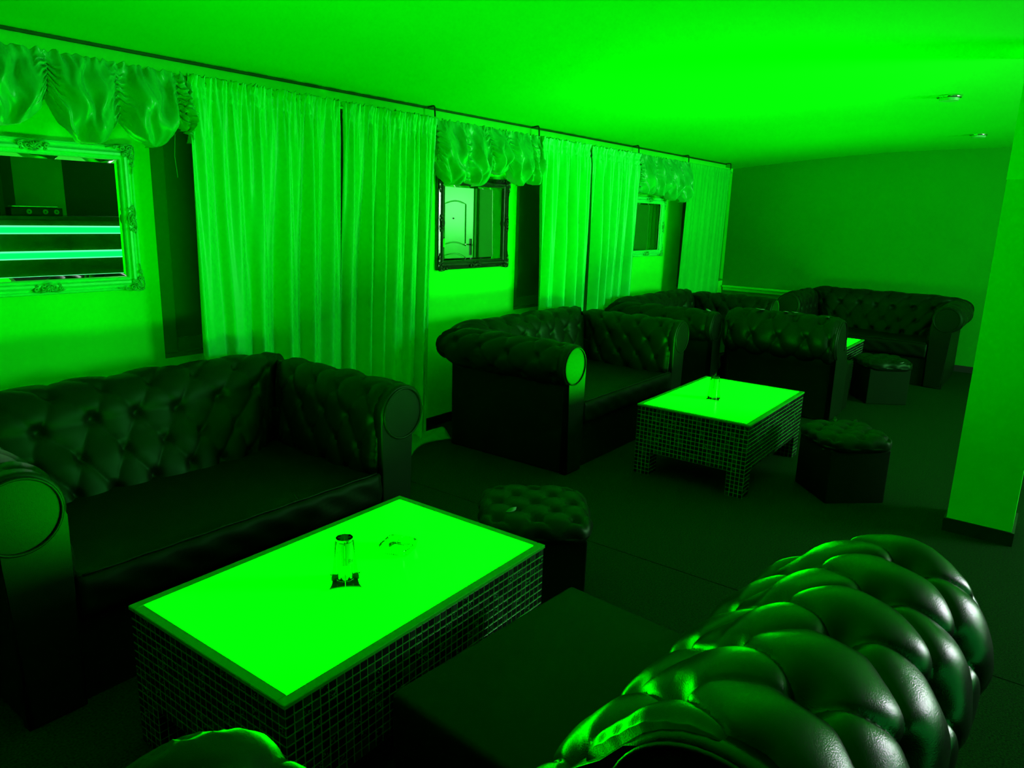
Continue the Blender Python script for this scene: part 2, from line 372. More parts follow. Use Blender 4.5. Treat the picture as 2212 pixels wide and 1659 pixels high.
def tear(parent, p, size, ang=0.0, m=None, curl=0.5):
    """A torn, curled flap of leather."""
    bm = bmesh.new(); n = 6; top = []; bot = []
    for k in range(n):
        t = k / (n - 1); wd = size * 0.28 * math.sin(PI * (0.15 + 0.85 * (1 - t)))
        x = size * t; z = curl * size * t * t
        for lst, dz in ((top, 0.002), (bot, 0.0)):
            for s in (-1, 1):
                v = Vector((x, s * wd * (1 if k < n - 1 else 0.1), z + dz)); lst.append(bm.verts.new(v))
    for k in range(n - 1):
        bm.faces.new((top[2 * k], top[2 * k + 1], top[2 * k + 3], top[2 * k + 2]))
        bm.faces.new((bot[2 * k], bot[2 * k + 2], bot[2 * k + 3], bot[2 * k + 1]))
        for s in (0, 1): bm.faces.new((top[2 * k + s], top[2 * k + 2 + s], bot[2 * k + 2 + s], bot[2 * k + s]))
    bm.faces.new((top[0], bot[0], bot[1], top[1])); bm.faces.new((top[-2], top[-1], bot[-1], bot[-2]))
    o = obj_bm('torn_flap', bm, m or M['tear'], parent, True); o.location = p; o.rotation_euler = (0, 0, ang)
    return o

AZ = 0.675
HALF = 0.62        # half the seat width of the two-seat sofa
def make_sofa(label, loc, rz):
    t = thing('chesterfield_sofa', label, 'sofa', loc, rz, 'two-seat tufted sofas around the booths')
    ins = [(-0.03, 0.34), (-0.02, 0.42), (-0.01, 0.52), (0.0, 0.60), (0.003, 0.665)]
    Pa = roll_profile(0.13, AZ, 0.127, ins, 0.17, 0.55)
    insb = [(-0.13, 0.34), (-0.10, 0.44), (-0.06, 0.55), (-0.02, 0.62), (0.004, 0.69)]
    Pb = roll_profile(0.13, 0.70, 0.127, insb, 0.17, 0.55)
    L = M['leather']
    bk = tufted('backrest', Pb + [(0.10, 0.58), (0.0, 0.34)], 2 * HALF, 170, 100, L, t, 0.185, 0.135, 0.012, 0.022, 0.024, mitre=(1, 1), u0=0.03, s0=0.10, seed=1, fade=(0.05, 0.30))
    bk.location = (0, 0.76, 0)
    Pc = Pa + [(0.10, 0.56), (0.02, 0.34)]
    for s in (-1, 1):
        a = tufted('armrest', Pc, 0.74, 110, 100, L, t, 0.165, 0.125, 0.011, 0.020, 0.022,
                   mitre=(1, 0) if s > 0 else (0, 1), u0=0.05, s0=0.06, seed=3 + s, fade=(0.05, 0.26), gather=(0, 1) if s > 0 else (1, 0))
        # right arm: outward = +x, along = -y ; left arm: outward = -x
        a.rotation_euler = (0, 0, -PI / 2 if s > 0 else PI / 2)
        a.location = (s * HALF, 0.76 - 0.37, 0)
    Po = outline_scroll(0.13, AZ, 0.128, 0.006, 0.172)
    for s in (-1, 1):
        fr = scroll_front('arm_front', [(o, z) for o, z in Po], 0.0, 0.05, M['leather'], t, 'y', s)
        fr.location = (s * HALF, -0.012, 0)
        bm = bmesh.new()
        tube(bm, [(s * (0.13 + 0.112 * math.cos(a)), -0.002, AZ + 0.112 * math.sin(a)) for a in np.linspace(0, 2 * PI, 40, endpoint=False)], 0.0055, 6, True)
        obj_bm('piping', bm, L, fr, True)
        boxobj('side_panel', (min(s * (HALF + 0.0), s * (HALF + 0.168)), 0.03, 0.0), (max(s * HALF, s * (HALF + 0.168)), 0.93, 0.58), M['leather_flat'], t, bev=0.01)
    boxobj('back_panel', (-HALF, 0.76, 0.0), (HALF, 0.928, 0.58), M['leather_flat'], t, bev=0.01)
    # base front and the seat cushion
    bm = bmesh.new(); box(bm, (-HALF + 0.001, 0.02, 0.0), (HALF - 0.001, 0.76, 0.30)); obj_bm('seat_base', bm, M['leather_flat'], t)
    nu, nv = 60, 34; V = []; rs = np.random.RandomState(5)
    def seat_z(x, y): return 0.425 + 0.006 * math.sin(7 * x) * math.cos(5 * y) - 0.012 * math.exp(-((y - 0.4) / 0.3) ** 2)
    prof_n = 12
    rows = []
    for i in range(nu):
        x = -HALF + 0.004 + (2 * HALF - 0.008) * i / (nu - 1)
        row = [(x, 0.0, 0.285), (x, -0.012, 0.30)]
        for k in range(6):
            z = 0.30 + 0.10 * (k + 1) / 6; row.append((x, -0.016 - 0.004 * math.sin(x * 40 + k), z))
        row.append((x, -0.012, 0.418)); row.append((x, 0.0, 0.430 + 0.002 * math.sin(x * 60))); row.append((x, 0.012, 0.424))
        for k in range(14):
            y = 0.03 + 0.73 * k / 13; row.append((x, y, seat_z(x, y)))
        row.append((x, 0.76, 0.29)); rows.append(row)
    V = [v for r in rows for v in r]; nv = len(rows[0]); F = grid_faces(nu, nv, True)
    F.append(tuple(range(nv))); F.append(tuple((nu - 1) * nv + k for k in range(nv))[::-1])
    sc = mesh_from('seat_cushion', V, F, M['leather_flat'], t)
    bm = bmesh.new(); tube(bm, [(-HALF + 0.02 + (2 * HALF - 0.04) * k / 30, -0.002, 0.4315 + 0.0015 * math.sin(k * 1.7)) for k in range(31)], 0.0035, 6)
    obj_bm('seat_seam', bm, M['leather'], sc, True)
    return t
def copy_tree(o, parent=None):
    c = o.copy(); COL.objects.link(c)
    if parent is not None: c.parent = parent
    for ch in list(o.children): copy_tree(ch, c)
    return c
s1 = make_sofa('dark tufted sofa under the large pale mirror, behind the nearest lit table', (1.455, 2.25, 0), 0)
s2 = copy_tree(s1); s2.location = (4.375, 2.25, 0); s2['label'] = 'dark tufted sofa under the bronze mirror, its round arm end glowing green'
s3 = copy_tree(s1); s3.location = (6.60, 2.27, 0); s3['label'] = 'dark tufted sofa under the farthest mirror, against the curtains'
s4 = copy_tree(s1); s4.location = (8.09, 1.60, 0); s4.rotation_euler = (0, 0, -PI / 2); s4['label'] = 'dark tufted sofa with its back to the far wall'
# tears in the leather of single sofas
tear(s1, (-0.74, 0.30, 0.815), 0.07, 0.4, curl=0.15); tear(s1, (-0.70, 0.22, 0.812), 0.05, 2.0, curl=0.2)
tear(s3, (-0.74, 0.05, 0.80), 0.06, 1.2, curl=0.3)
tear(s1, (0.20, -0.005, 0.43), 0.035, 1.9, M['leather'], 1.0)

# ------------------------------------------------------------------ armless scroll-back seats
def make_seat(label, loc, rz, width=0.95, near=False, seatd=0.52, seatw=None, seatx=0.0):
    CO, CZ, CR = (0.0, 0.615, 0.205) if near else (0.0, 0.645, 0.175)
    t = thing('armless_sofa_seat', label, 'sofa', loc, rz, 'armless tufted seats with a rolled back')
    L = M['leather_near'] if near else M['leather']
    ins = [(-0.40, 0.36), (-0.40, 0.42), (-0.36, 0.52), (-0.31, 0.60), (-0.25, 0.67), (-0.18, 0.725)] if near else [(-0.33, 0.36), (-0.31, 0.42), (-0.26, 0.50), (-0.225, 0.57), (-0.19, 0.62)]
    P = roll_profile(CO, CZ, CR, ins, 0.05, 0.5, a_end=-80)
    P = P + [(0.0, 0.50), (-0.16, 0.36)]
    nu, nv = (260, 200) if near else (130, 100)
    b = tufted('backrest', P, width - 0.03, nu, nv, L, t, 0.205, 0.190, 0.027 if near else 0.020, 0.042 if near else 0.028, 0.034, u0=0.02, s0=0.12, seed=7 if near else 9,
               fade=(0.10, 0.30), gather=(0.25, 0.25) if near else (1, 1))
    Po = outline_scroll(CO, CZ, CR - 0.004, -0.17, 0.07)
    Pf = ([(-0.38, 0.0), (-0.38, 0.40), (-0.35, 0.50), (-0.30, 0.58), (-0.25, 0.64), (-0.205, 0.68)] + [q for q in Po[1:-1] if q[1] > 0.71 or q[0] > 0.02] if near else [(-0.33, 0.0), (-0.33, 0.38), (-0.27, 0.48), (-0.215, 0.57)] + Po[1:-1][2:]) + [(0.07, 0.0)]
    for s in (-1, 1):
        fr = scroll_front('side_front', Pf, 0.0, 0.04, L, t, 'x', s)
        fr.location = (s * width / 2, 0, 0)
        bm = bmesh.new()
        tube(bm, [(s * 0.002, CO + (CR - 0.02) * math.cos(a), CZ + (CR - 0.02) * math.sin(a)) for a in np.linspace(math.radians(-60), math.radians(215), 40)], 0.006, 6)
        obj_bm('piping', bm, L, fr, True)
    seatw = seatw or width
    boxobj('back_panel', (-width / 2 + 0.03, -0.16, 0.0), (width / 2 - 0.03, 0.066, 0.50), M['leather_flat'], t, bev=0.01)
    y0 = -0.30 - seatd
    bm = bmesh.new(); box(bm, (-seatw / 2 + 0.02, y0 + 0.01, 0.0), (seatw / 2 - 0.02, -0.16, 0.27)); obj_bm('seat_base', bm, M['leather_flat'], t)
    bm = bmesh.new(); box(bm, (-seatw / 2 + 0.012, y0, 0.25), (seatw / 2 - 0.012, -0.20, 0.41), 0.018, 4)
    sc = obj_bm('seat_cushion', bm, M['leather_flat'], t, True)
    return t
a0 = make_seat('near armless tufted seat beside the closest lit table, white window light on its rolled back', (1.39, 0.245, 0), PI + math.radians(-4), near=True, width=0.97, seatw=0.76, seatd=0.58, seatx=0.0)
a1 = make_seat('armless tufted seat seen from behind, between the second and third lit tables', (6.09, 1.78, 0), PI / 2, width=0.90, seatd=0.30)
a2 = copy_tree(a1); a2.location = (0.405, 0.455, 0); a2.rotation_euler = (0, 0, -PI / 2); a2['label'] = 'armless tufted seat in the near left corner, green light along its rolled top'
for k, (yy, zz, sz, an) in enumerate(((0.17, 0.838, 0.10, 1.2), (-0.02, 0.838, 0.07, 1.5), (-0.10, 0.840, 0.06, 0.9), (-0.33, 0.830, 0.05, 1.9))):
    tear(a1, (yy, 0.02, zz), sz, an, curl=0.12)

# ------------------------------------------------------------------ lit mosaic tables
PT = 0.0255
def tile_mesh(name, m):
    bm = bmesh.new(); box(bm, (-PT / 2 + 0.0016, -0.0022, -PT / 2 + 0.0016), (PT / 2 - 0.0019, 0.0022, PT / 2 - 0.0019), 0.0008, 1)
    bmesh.ops.recalc_face_normals(bm, faces=bm.faces)
    me = bpy.data.meshes.new(name); bm.to_mesh(me); bm.free(); me.materials.append(m); return me
TM = [tile_mesh('tile', M['tile']), tile_mesh('tile', M['tile_b']), tile_mesh('tile', M['tile_m'])]
def make_table(label, idx, loc, rz, single=0, seed=0):
    t = thing('mosaic_coffee_table', label, 'table', loc, rz, 'mosaic tables with lit tops')
    rs = random.Random(seed)
    nx, ny, nz, nleg = 42, 27, 11, 4
    LX, LY = nx * PT, ny * PT; zt = 0.44; zb = zt - 0.012 - nz * PT
    hx, hy = LX / 2, LY / 2
    bm = bmesh.new(); e = 0.0006
    th = 0.03
    box(bm, (-hx + e, -hy + e, zb), (hx - e, -hy + th, zt - 0.012)); box(bm, (-hx + e, hy - th, zb), (hx - e, hy - e, zt - 0.012))
    box(bm, (-hx + e, -hy + th, zb), (-hx + th, hy - th, zt - 0.012)); box(bm, (hx - th, -hy + th, zb), (hx - e, hy - th, zt - 0.012))
    obj_bm('apron', bm, M['grout'], t)
    boxobj('bottom_board', (-hx + th, -hy + th, zb + 0.02), (hx - th, hy - th, zb + 0.03), M['subfloor'], t)
    lw = 4 * PT; lz = zb
    legs = []
    for sx in (-1, 1):
        for sy in (-1, 1):
            a = (sx * (hx - e), sy * (hy - e)); b = (sx * (hx - lw + e), sy * (hy - lw + e))
            legs.append(boxobj('leg', (min(a[0], b[0]), min(a[1], b[1]), 0), (max(a[0], b[0]), max(a[1], b[1]), lz), M['grout'], t))
    # tiles
    slots = []
    for j in range(nz):
        z = zt - 0.012 - (j + 0.5) * PT
        for i in range(nx):
            x = -hx + (i + 0.5) * PT
            slots.append((x, -hy + 0.0012, z, 0)); slots.append((x, hy - 0.0012, z, 0))
        for i in range(ny):
            y = -hy + (i + 0.5) * PT
            slots.append((-hx + 0.0012, y, z, 1)); slots.append((hx - 0.0012, y, z, 1))
    legslots = []
    for sx in (-1, 1):
        for sy in (-1, 1):
            x0 = sx * (hx - lw / 2); y0 = sy * (hy - lw / 2)
            for j in range(6):
                z = lz - (j + 0.5) * lz / 6
                for i in range(4):
                    d = (i - 1.5) * PT
                    for s in (-1, 1):
                        legslots.append((x0 + d, y0 + s * (lw / 2 - 0.0012), z, 0)); legslots.append((x0 + s * (lw / 2 - 0.0012), y0 + d, z, 1))
    cx, cy = -loc[0], -loc[1]
    def dist(sl): return math.hypot(sl[0] - cx, sl[1] - cy) + (0 if ((sl[3] == 0 and sl[1] < 0) or (sl[3] == 1 and sl[0] < 0)) else 9)
    slots.sort(key=dist)
    def kind():
        r = rs.random(); return 0 if r < 0.70 else (1 if r < 0.86 else 2)
    for sl in slots[:single]:
        me = TM[kind()]; o = bpy.data.objects.new('tile', me); COL.objects.link(o); o.parent = t
        o.location = sl[:3]; o.rotation_euler = (rs.uniform(-.006, .006), rs.uniform(-.01, .01), (PI / 2 if sl[3] else 0) + rs.uniform(-.006, .006))
    rest = [(s, kind()) for s in slots[single:] + legslots]
    for kd in range(3):
        V = []; F = []; a = PT / 2 - 0.0019; c = PT / 2 - 0.0028
        for (x, y, z, ax), k in rest:
            if k != kd: continue
            sg = (1 if y > 0 else -1) if ax == 0 else (1 if x > 0 else -1)
            if (x, y, z, ax) in legslots_set(legslots):
                pass
            b0 = len(V); tl = rs.uniform(-.0003, .0003)
            for dd, hh in ((-0.0022, a), (0.0016, a), (0.0022, c)):
                for (p, q) in ((-1, -1), (1, -1), (1, 1), (-1, 1)):
                    if ax == 0: V += [(x + p * hh, y + dd + tl * p, z + q * hh)] if sg > 0 else [(x + p * hh, y - dd + tl * p, z + q * hh)]
                    else: V += [(x + dd + tl * p, y + p * hh, z + q * hh)] if sg > 0 else [(x - dd + tl * p, y + p * hh, z + q * hh)]
            for r in range(2):
                for k4 in range(4): F.append((b0 + 4 * r + k4, b0 + 4 * r + (k4 + 1) % 4, b0 + 4 * r + 4 + (k4 + 1) % 4, b0 + 4 * r + 4 + k4))
            F.append((b0 + 8, b0 + 9, b0 + 10, b0 + 11)); F.append((b0 + 3, b0 + 2, b0 + 1, b0))
        o = mesh_from('tiling', V, F, [M['tile'], M['tile_b'], M['tile_m']][kd], t, smooth=False); o['kind'] = 'stuff'
    # top: frosted rim around the glowing glass
    rw = 0.027
    bm = bmesh.new(); z0, z1 = zt - 0.012, zt
    box(bm, (-hx - .004, -hy - .004, z0), (hx + .004, -hy + rw, z1), 0.002, 1); box(bm, (-hx - .004, hy - rw, z0), (hx + .004, hy + .004, z1), 0.002, 1)
    box(bm, (-hx - .004, -hy + rw, z0), (-hx + rw, hy - rw, z1), 0.002, 1); box(bm, (hx - rw, -hy + rw, z0), (hx + .004, hy - rw, z1), 0.002, 1)
    obj_bm('top_rim', bm, M['rim'], t)
    boxobj('lit_glass_top', (-hx + rw, -hy + rw, z0), (hx - rw, hy - rw, z1 - 0.0005), M['glow%d' % idx], t)
    return t
def legslots_set(l): return ()
t1 = make_table('nearest long coffee table with glowing green top and mosaic sides', 0, (1.398, 1.621, 0), 0.02, 300, 1)
t2 = make_table('middle coffee table with glowing green top, mosaic legs all visible', 1, (4.470, 1.625, 0), 0.008, 0, 2)
t3 = make_table('farthest coffee table with glowing top, half hidden behind the armless seat', 2, (7.25, 1.84, 0), 0.0, 0, 3)

# ------------------------------------------------------------------ tufted stools
def make_stool(label, loc, rz, size=0.36, top=0.37, seed=0, tears=()):
    t = thing('tufted_stool', label, 'stool', loc, rz, 'square box stools with tufted tops')
    h = size / 2
    boxobj('body', (-h, -h, 0), (h, h, top - 0.07), M['leather_flat'], t, bev=0.006)
    n = 44; a = h + 0.028; c = 0.050; V = {}; F = []; VL = []
    rs = np.random.RandomState(seed)
    def key(p): return tuple(np.round(p, 5))
    for ax in range(3):
        for sg in (-1, 1):
            for i in range(n):
                for j in range(n):
                    q = []
                    for di, dj in ((0, 0), (1, 0), (1, 1), (0, 1)):
                        u = -1 + 2 * (i + di) / n; v = -1 + 2 * (j + dj) / n
                        p = [0, 0, 0]; p[ax] = sg; p[(ax + 1) % 3] = u; p[(ax + 2) % 3] = v
                        k = key(p)
                        if k not in V:
                            d = np.array(p, float); ex = 5.0
                            r = (abs(d[0]) ** ex + abs(d[1]) ** ex + (abs(d[2])) ** 3.0) ** (-1 / 4.2)
                            P = d * r * np.array([a, a, c])
                            if d[2] > -0.2:
                                dd = float(tuft_disp(np.array([P[0]]), np.array([P[1]]), 0.155, 0.080, 0.0, 0.0, 0.013, 0.024, 0.022)[0])
                                wgt = min(1, max(0, (P[2] / c + 0.1))) 
                                P[2] += dd * wgt
                                P[0] += 0.006 * math.sin(P[1] * 60 + seed) * (1 - wgt); P[1] += 0.006 * math.sin(P[0] * 50 + seed) * (1 - wgt)
                            P[2] += top - 0.045
                            V[k] = len(VL); VL.append(tuple(P))
                        q.append(V[k])
                    F.append(tuple(q) if sg > 0 else tuple(q[::-1]))
    mesh_from('tufted_top', VL, F, M['leather'], t)
    for (p, sz, an, cu) in tears: tear(t, p, sz, an, curl=cu, m=M['leather_near'] if cu > 0.5 else M['tear'])
    return t
make_stool('tufted box stool beyond the end of the nearest lit table', (2.33, 1.60, 0), math.radians(-52), 0.40, 0.385, 1, (((-0.12, -0.12, 0.395), 0.05, 0.6, 0.2),))
make_stool('ragged tufted box stool at the corner of the middle lit table, torn leather sticking up', (4.44, 0.88, 0), math.radians(-47), 0.355, 0.385, 4,
           (((0.10, 0.10, 0.38), 0.05, 0.7, 0.6), ((0.02, 0.15, 0.385), 0.04, 1.2, 0.6), ((-0.10, 0.02, 0.385), 0.04, 0.2, 0.55), ((0.15, -0.13, 0.385), 0.035, -0.8, 0.7), ((-0.19, -0.10, 0.30), 0.02, -0.8, 0.1)))
make_stool('small tufted box stool in front of the far wall sofa', (7.16, 1.20, 0), math.radians(-55), 0.355, 0.385, 9, (((0.02, -0.17, 0.375), 0.09, 0.0, 0.15),))

# ------------------------------------------------------------------ curtains and valances
YROD = 3.34; ZROD = 2.085
bm = bmesh.new(); tube(bm, [(0.6 + 8.03 * k / 40, YROD, ZROD) for k in range(41)], 0.009, 8)
for x in (8.64,):
    bmesh.ops.create_icosphere(bm, subdivisions=2, radius=0.016, matrix=Matrix.Translation((x, YROD, ZROD)))
tag(obj_bm('curtain_rod', bm, M['rod'], smooth=True), 'thin curtain rod hung below the ceiling, bare at the far corner', 'curtain rod')
for x, lb in ((3.57, 'hook left of the valance over the bronze mirror'), (4.71, 'hook right of the valance over the bronze mirror'), (6.31, 'hook left of the farthest valance'), (7.42, 'hook right of the farthest valance'), (8.60, 'hook at the far end of the curtain rod')):
    bm = bmesh.new(); zc = 2.198
    tube(bm, [(x, YROD + 0.055, zc - 0.014), (x, YROD + 0.03, zc - 0.012), (x, YROD, zc - 0.012), (x, YROD - 0.006, zc - 0.02), (x, YROD - 0.012, ZROD + 0.0), (x, YROD, ZROD - 0.014), (x, YROD + 0.012, ZROD - 0.004)], 0.0055, 6)
    tag(obj_bm('rod_hook', bm, M['hook'], smooth=True), 'dark metal ' + lb, 'hook', 'hooks holding the curtain rod')
def smooth(a, b, x):
    t = np.clip((x - a) / (b - a), 0, 1); return t * t * (3 - 2 * t)
def make_curtain(label, x0, x1, m, seed, fine, coarse, amp=0.045, xb0=None, xb1=None, flat=False, zbot=0.02, hem=None):
    rs = np.random.RandomState(seed)
    xb0 = x0 if xb0 is None else xb0; xb1 = x1 if xb1 is None else xb1
    nu = int((x1 - x0) / 0.0048); nv = 90
    u = np.linspace(0, 1, nu)[:, None]; v = np.concatenate([np.linspace(0, 0.06, 22), np.linspace(0.06, 1, nv - 22)[1:]])[None, :]; nvv = v.shape[1]
    warp = u + 0.012 * np.sin(2 * PI * (2.3 * u + rs.rand())) + 0.008 * np.sin(2 * PI * (5.1 * u + rs.rand()))
    def wave(k, ph, sharp=1.0):
        w = np.sin(2 * PI * (k * warp + ph + 0.15 * np.sin(2 * PI * (1.7 * u + rs.rand())))); return np.sign(w) * np.abs(w) ** sharp
    h1, h2, h3 = rs.rand(3)
    am = 0.70 + 0.30 * np.sin(2 * PI * (1.3 * u + rs.rand()))
    tt = 2 * PI * (coarse * warp + h1); c1 = np.sin(tt) - 0.33 * np.sin(2 * tt) + 0.10 * np.sin(3 * tt)
    co = c1 * am
    mid = np.sin(2 * PI * (coarse * 2.1 * warp + h2))
    fi = np.sin(2 * PI * (fine * warp + h3)) + 0.5 * np.sin(2 * PI * (fine * 1.7 * u + h1))
    k1 = smooth(0.02, 0.45, v)
    y = amp * ((0.30 + 0.70 * k1) * co + (0.40 * smooth(0.0, 0.10, v) - 0.36 * smooth(0.15, 0.7, v)) * mid) + 0.008 * fi * (1 - smooth(0.03, 0.17, v))
    # ruffled heading pinched at the rod pocket
    pin = np.exp(-((v - 0.022) / 0.008) ** 2) + 0.7 * np.exp(-((v - 0.046) / 0.004) ** 2)
    y = y * (1 - 0.45 * np.clip(pin, 0, 1)) * (1 if not flat else 0.25)
    y = y + 0.010 * fi * np.exp(-(v / 0.02) ** 2) * (0.4 if flat else 1)
    X = (x0 + (x1 - x0) * u) * (1 - v) + (xb0 + (xb1 - xb0) * u) * v + 0.30 * amp * np.cos(2 * PI * (coarse * warp + h1)) * k1 * 0.5
    top = ZROD + 0.030 + (0.006 * np.sin(2 * PI * (fine * 1.3 * u)) + 0.004 * np.sin(2 * PI * fine * 2.9 * u)) * (0.2 if flat else 1)
    z = top + (zbot - top) * v + 0 * u
    Yc = YROD - 0.02 + y * 1.0 + 0.035 * v
    V = np.stack([X + 0 * v, Yc, z], 2)
    th = 0.003
    VV = np.concatenate([V.reshape(-1, 3), (V + np.array([0, th, 0])).reshape(-1, 3)])
    F1 = grid_faces(nu, nvv); off = nu * nvv; F = F1 + [tuple(off + k for k in f[::-1]) for f in F1]
    for i in range(nu - 1):
        F.append((i * nvv, off + i * nvv, off + (i + 1) * nvv, (i + 1) * nvv)); a = i * nvv + nvv - 1
        F.append((a, a + nvv, off + a + nvv, off + a))
    for j in range(nvv - 1):
        F.append((j, j + 1, off + j + 1, off + j)); a = (nu - 1) * nvv + j; F.append((a, off + a, off + a + 1, a + 1))
    return tag(mesh_from('curtain', VV, F, m), label, 'curtain', 'floor length curtains on the rod')
make_curtain('wide satin curtain right of the large pale mirror', 1.915, 2.80, M['curtain'], 11, 34, 5.6, 0.044, xb0=1.93, xb1=2.775)
c2 = make_curtain('closely pleated curtain just left of the bronze mirror', 2.83, 3.57, M['curtain'], 12, 32, 6.2, 0.042, xb0=2.79, xb1=3.56)
make_curtain('pleated curtain right of the bronze mirror, left of a dark gap', 4.725, 5.43, M['curtain'], 13, 30, 4.2, 0.060, xb0=4.80, xb1=5.53)
make_curtain('pleated curtain ending left of the farthest mirror', 5.46, 6.30, M['curtain'], 14, 34, 5.2, 0.052, xb0=5.55, xb1=6.28)
make_curtain('flat thin curtain in the far corner', 7.45, 8.58, M['sheer'], 15, 20, 6, 0.035, flat=True, xb0=7.42, xb1=8.57)
# left curtains' cloth pooling on the floor between the two sofas
V = []; nu, nv = 40, 20
for i in range(nu):
    for j in range(nv):
        u, v = i / (nu - 1), j / (nv - 1)
        x = 2.95 + 0.70 * u; y = 3.36 - (0.02 + 0.22 * (0.6 + 0.4 * math.sin(5 * u + 1))) * v
        z = 0.012 + 0.05 * math.sin(PI * v) * (0.6 + 0.4 * math.sin(13 * u + 3 * v)) + 0.05 * (1 - v) ** 2
        V.append((x, y, z))
n0 = nu * nv; V += [(x, y, 0.002) for x, y, z in V]
F1 = grid_faces(nu, nv); F = F1 + [tuple(n0 + k for k in f[::-1]) for f in F1]
for i in range(nu - 1):
    F.append((i * nv, n0 + i * nv, n0 + (i + 1) * nv, (i + 1) * nv)); a = i * nv + nv - 1; F.append((a, a + nv, n0 + a + nv, n0 + a))
for j in range(nv - 1):
    F.append((j, j + 1, n0 + j + 1, n0 + j)); a = (nu - 1) * nv + j; F.append((a, n0 + a, n0 + a + 1, a + 1))
mesh_from('pooled_hem', V, F, M['cloth_floor'], c2)

def make_valance(label, cords, cordz, bots, seed, x0, x1):
    """Ruched festoon: cords (x, z of the gathered bottom); bots = lowest z of each swag between cords."""
    rs = np.random.RandomState(seed)
    nu = int((x1 - x0) / 0.005); nv = 110
    xs = np.linspace(x0, x1, nu); v = np.linspace(0, 1, nv)
    V = np.zeros((nu, nv, 3)); C = np.array(cords)
    ph = rs.rand(12) * 6.28
    for i, x in enumerate(xs):
        k = int(np.clip(np.searchsorted(C, x) - 1, 0, len(C) - 2))
        t = (x - C[k]) / (C[k + 1] - C[k]); t = min(max(t, 0), 1)
        arch = (4 * t * (1 - t)) ** 0.95
        zc = cordz[k] * (1 - t) + cordz[k + 1] * t
        zb = zc * (1 - arch) + bots[k] * arch
        ztop = ZROD + 0.028 + 0.005 * math.sin(x * 170) + 0.004 * math.sin(x * 97)
        z = ztop + (zb - ztop) * v
        g = np.exp(-(min(t, 1 - t) * (C[k + 1] - C[k]) / 0.030) ** 2)      # close to a cord
        belly = np.sin(PI * np.clip(v, 0, 1) ** 1.2)
        q = (ztop - z) / 0.34 - 1.05 * (arch - 0.5) * v
        fold = np.sin(2 * PI * (2.6 * q + 0.35 * np.sin(2 * PI * t)) + ph[k]); fold = fold - 0.25 * np.sin(4 * PI * (2.6 * q) + ph[k] + 1)
        fan = np.sin(2 * PI * ((1.5 + 0.9 * v) * t) + ph[k + 2] + 1.2 * v) + 0.45 * np.sin(2 * PI * ((3.4 + 0.5 * v) * t) + ph[k + 4] + 2.0 * v)
        pinch = np.exp(-(min(t, 1 - t) * (C[k + 1] - C[k]) / 0.05) ** 2)
        y = -0.015 - belly * (0.062 + 0.035 * arch) - 0.035 * arch * smooth(0.45, 1.0, v)
        y = y + 0.024 * fold * arch * smooth(0.20, 0.8, v) + 0.020 * fan * (1 - 0.6 * smooth(0.4, 1, v)) * smooth(0.02, 0.2, v) * (0.3 + 0.7 * arch)
        y = y + pinch * 0.045 * belly + g * (0.009 * np.sin(v * 55 + ph[k]) + 0.004 * np.sin(v * 101 + x * 60)) * smooth(0.1, 0.3, v)
        y = y + 0.010 * math.sin(x * 118 + 2 * math.sin(x * 31)) * np.exp(-(v / 0.12) ** 2) + 0.004 * math.sin(x * 230) * np.exp(-(v / 0.05) ** 2)
        # the lower edge tucks under, back towards the wall
        tk = smooth(0.93, 1.0, v)
        z = z + 0.016 * tk ** 2; y = y + 0.05 * tk ** 1.5
        xx = x + 0.010 * np.sin(2 * PI * (2 * v + t) + ph[k]) * arch + 0.004 * np.sin(v * 50) * g
        V[i, :, 0] = xx; V[i, :, 1] = YROD + y; V[i, :, 2] = z
    VV = V.reshape(-1, 3); off = len(VV); VV = np.concatenate([VV, VV + np.array([0, 0.003, 0])])
    F1 = grid_faces(nu, nv); F = F1 + [tuple(off + k for k in f[::-1]) for f in F1]
    for i in range(nu - 1):
        a = i * nv + nv - 1; F.append((a, a + nv, off + a + nv, off + a)); a = i * nv; F.append((a, off + a, off + a + nv, a + nv))
    for j in range(nv - 1):
        F.append((j, j + 1, off + j + 1, off + j)); a = (nu - 1) * nv + j; F.append((a, off + a, off + a + 1, a + 1))
    return tag(mesh_from('valance', VV, F, M['valance']), label, 'valance', 'ruched satin valances on the rod')
va = make_valance('large ruched valance above the pale mirror at the left edge', [0.75, 1.02, 1.33, 1.60, 1.87, 1.93], [1.90, 1.88, 1.955, 1.885, 1.90, 1.80], [1.80, 1.80, 1.755, 1.765, 1.85], 21, 0.75, 1.93)
bm = bmesh.new(); tube(bm, [(1.845, 3.32, 1.85), (1.842, 3.33, 1.75), (1.85, 3.33, 1.66)], 0.0012, 5); obj_bm('hanging_thread', bm, M['valance'], va)
make_valance('ruched valance above the bronze mirror', [3.58, 3.85, 4.09, 4.31, 4.585, 4.70], [1.84, 1.735, 1.885, 1.90, 1.87, 1.90], [1.695, 1.700, 1.79, 1.725, 1.74], 22, 3.58, 4.70)
make_valance('ruched valance above the farthest mirror', [6.33, 6.62, 6.90, 7.18, 7.43], [1.76, 1.78, 1.86, 1.84, 1.80], [1.74, 1.735, 1.70, 1.69], 23, 6.33, 7.44)

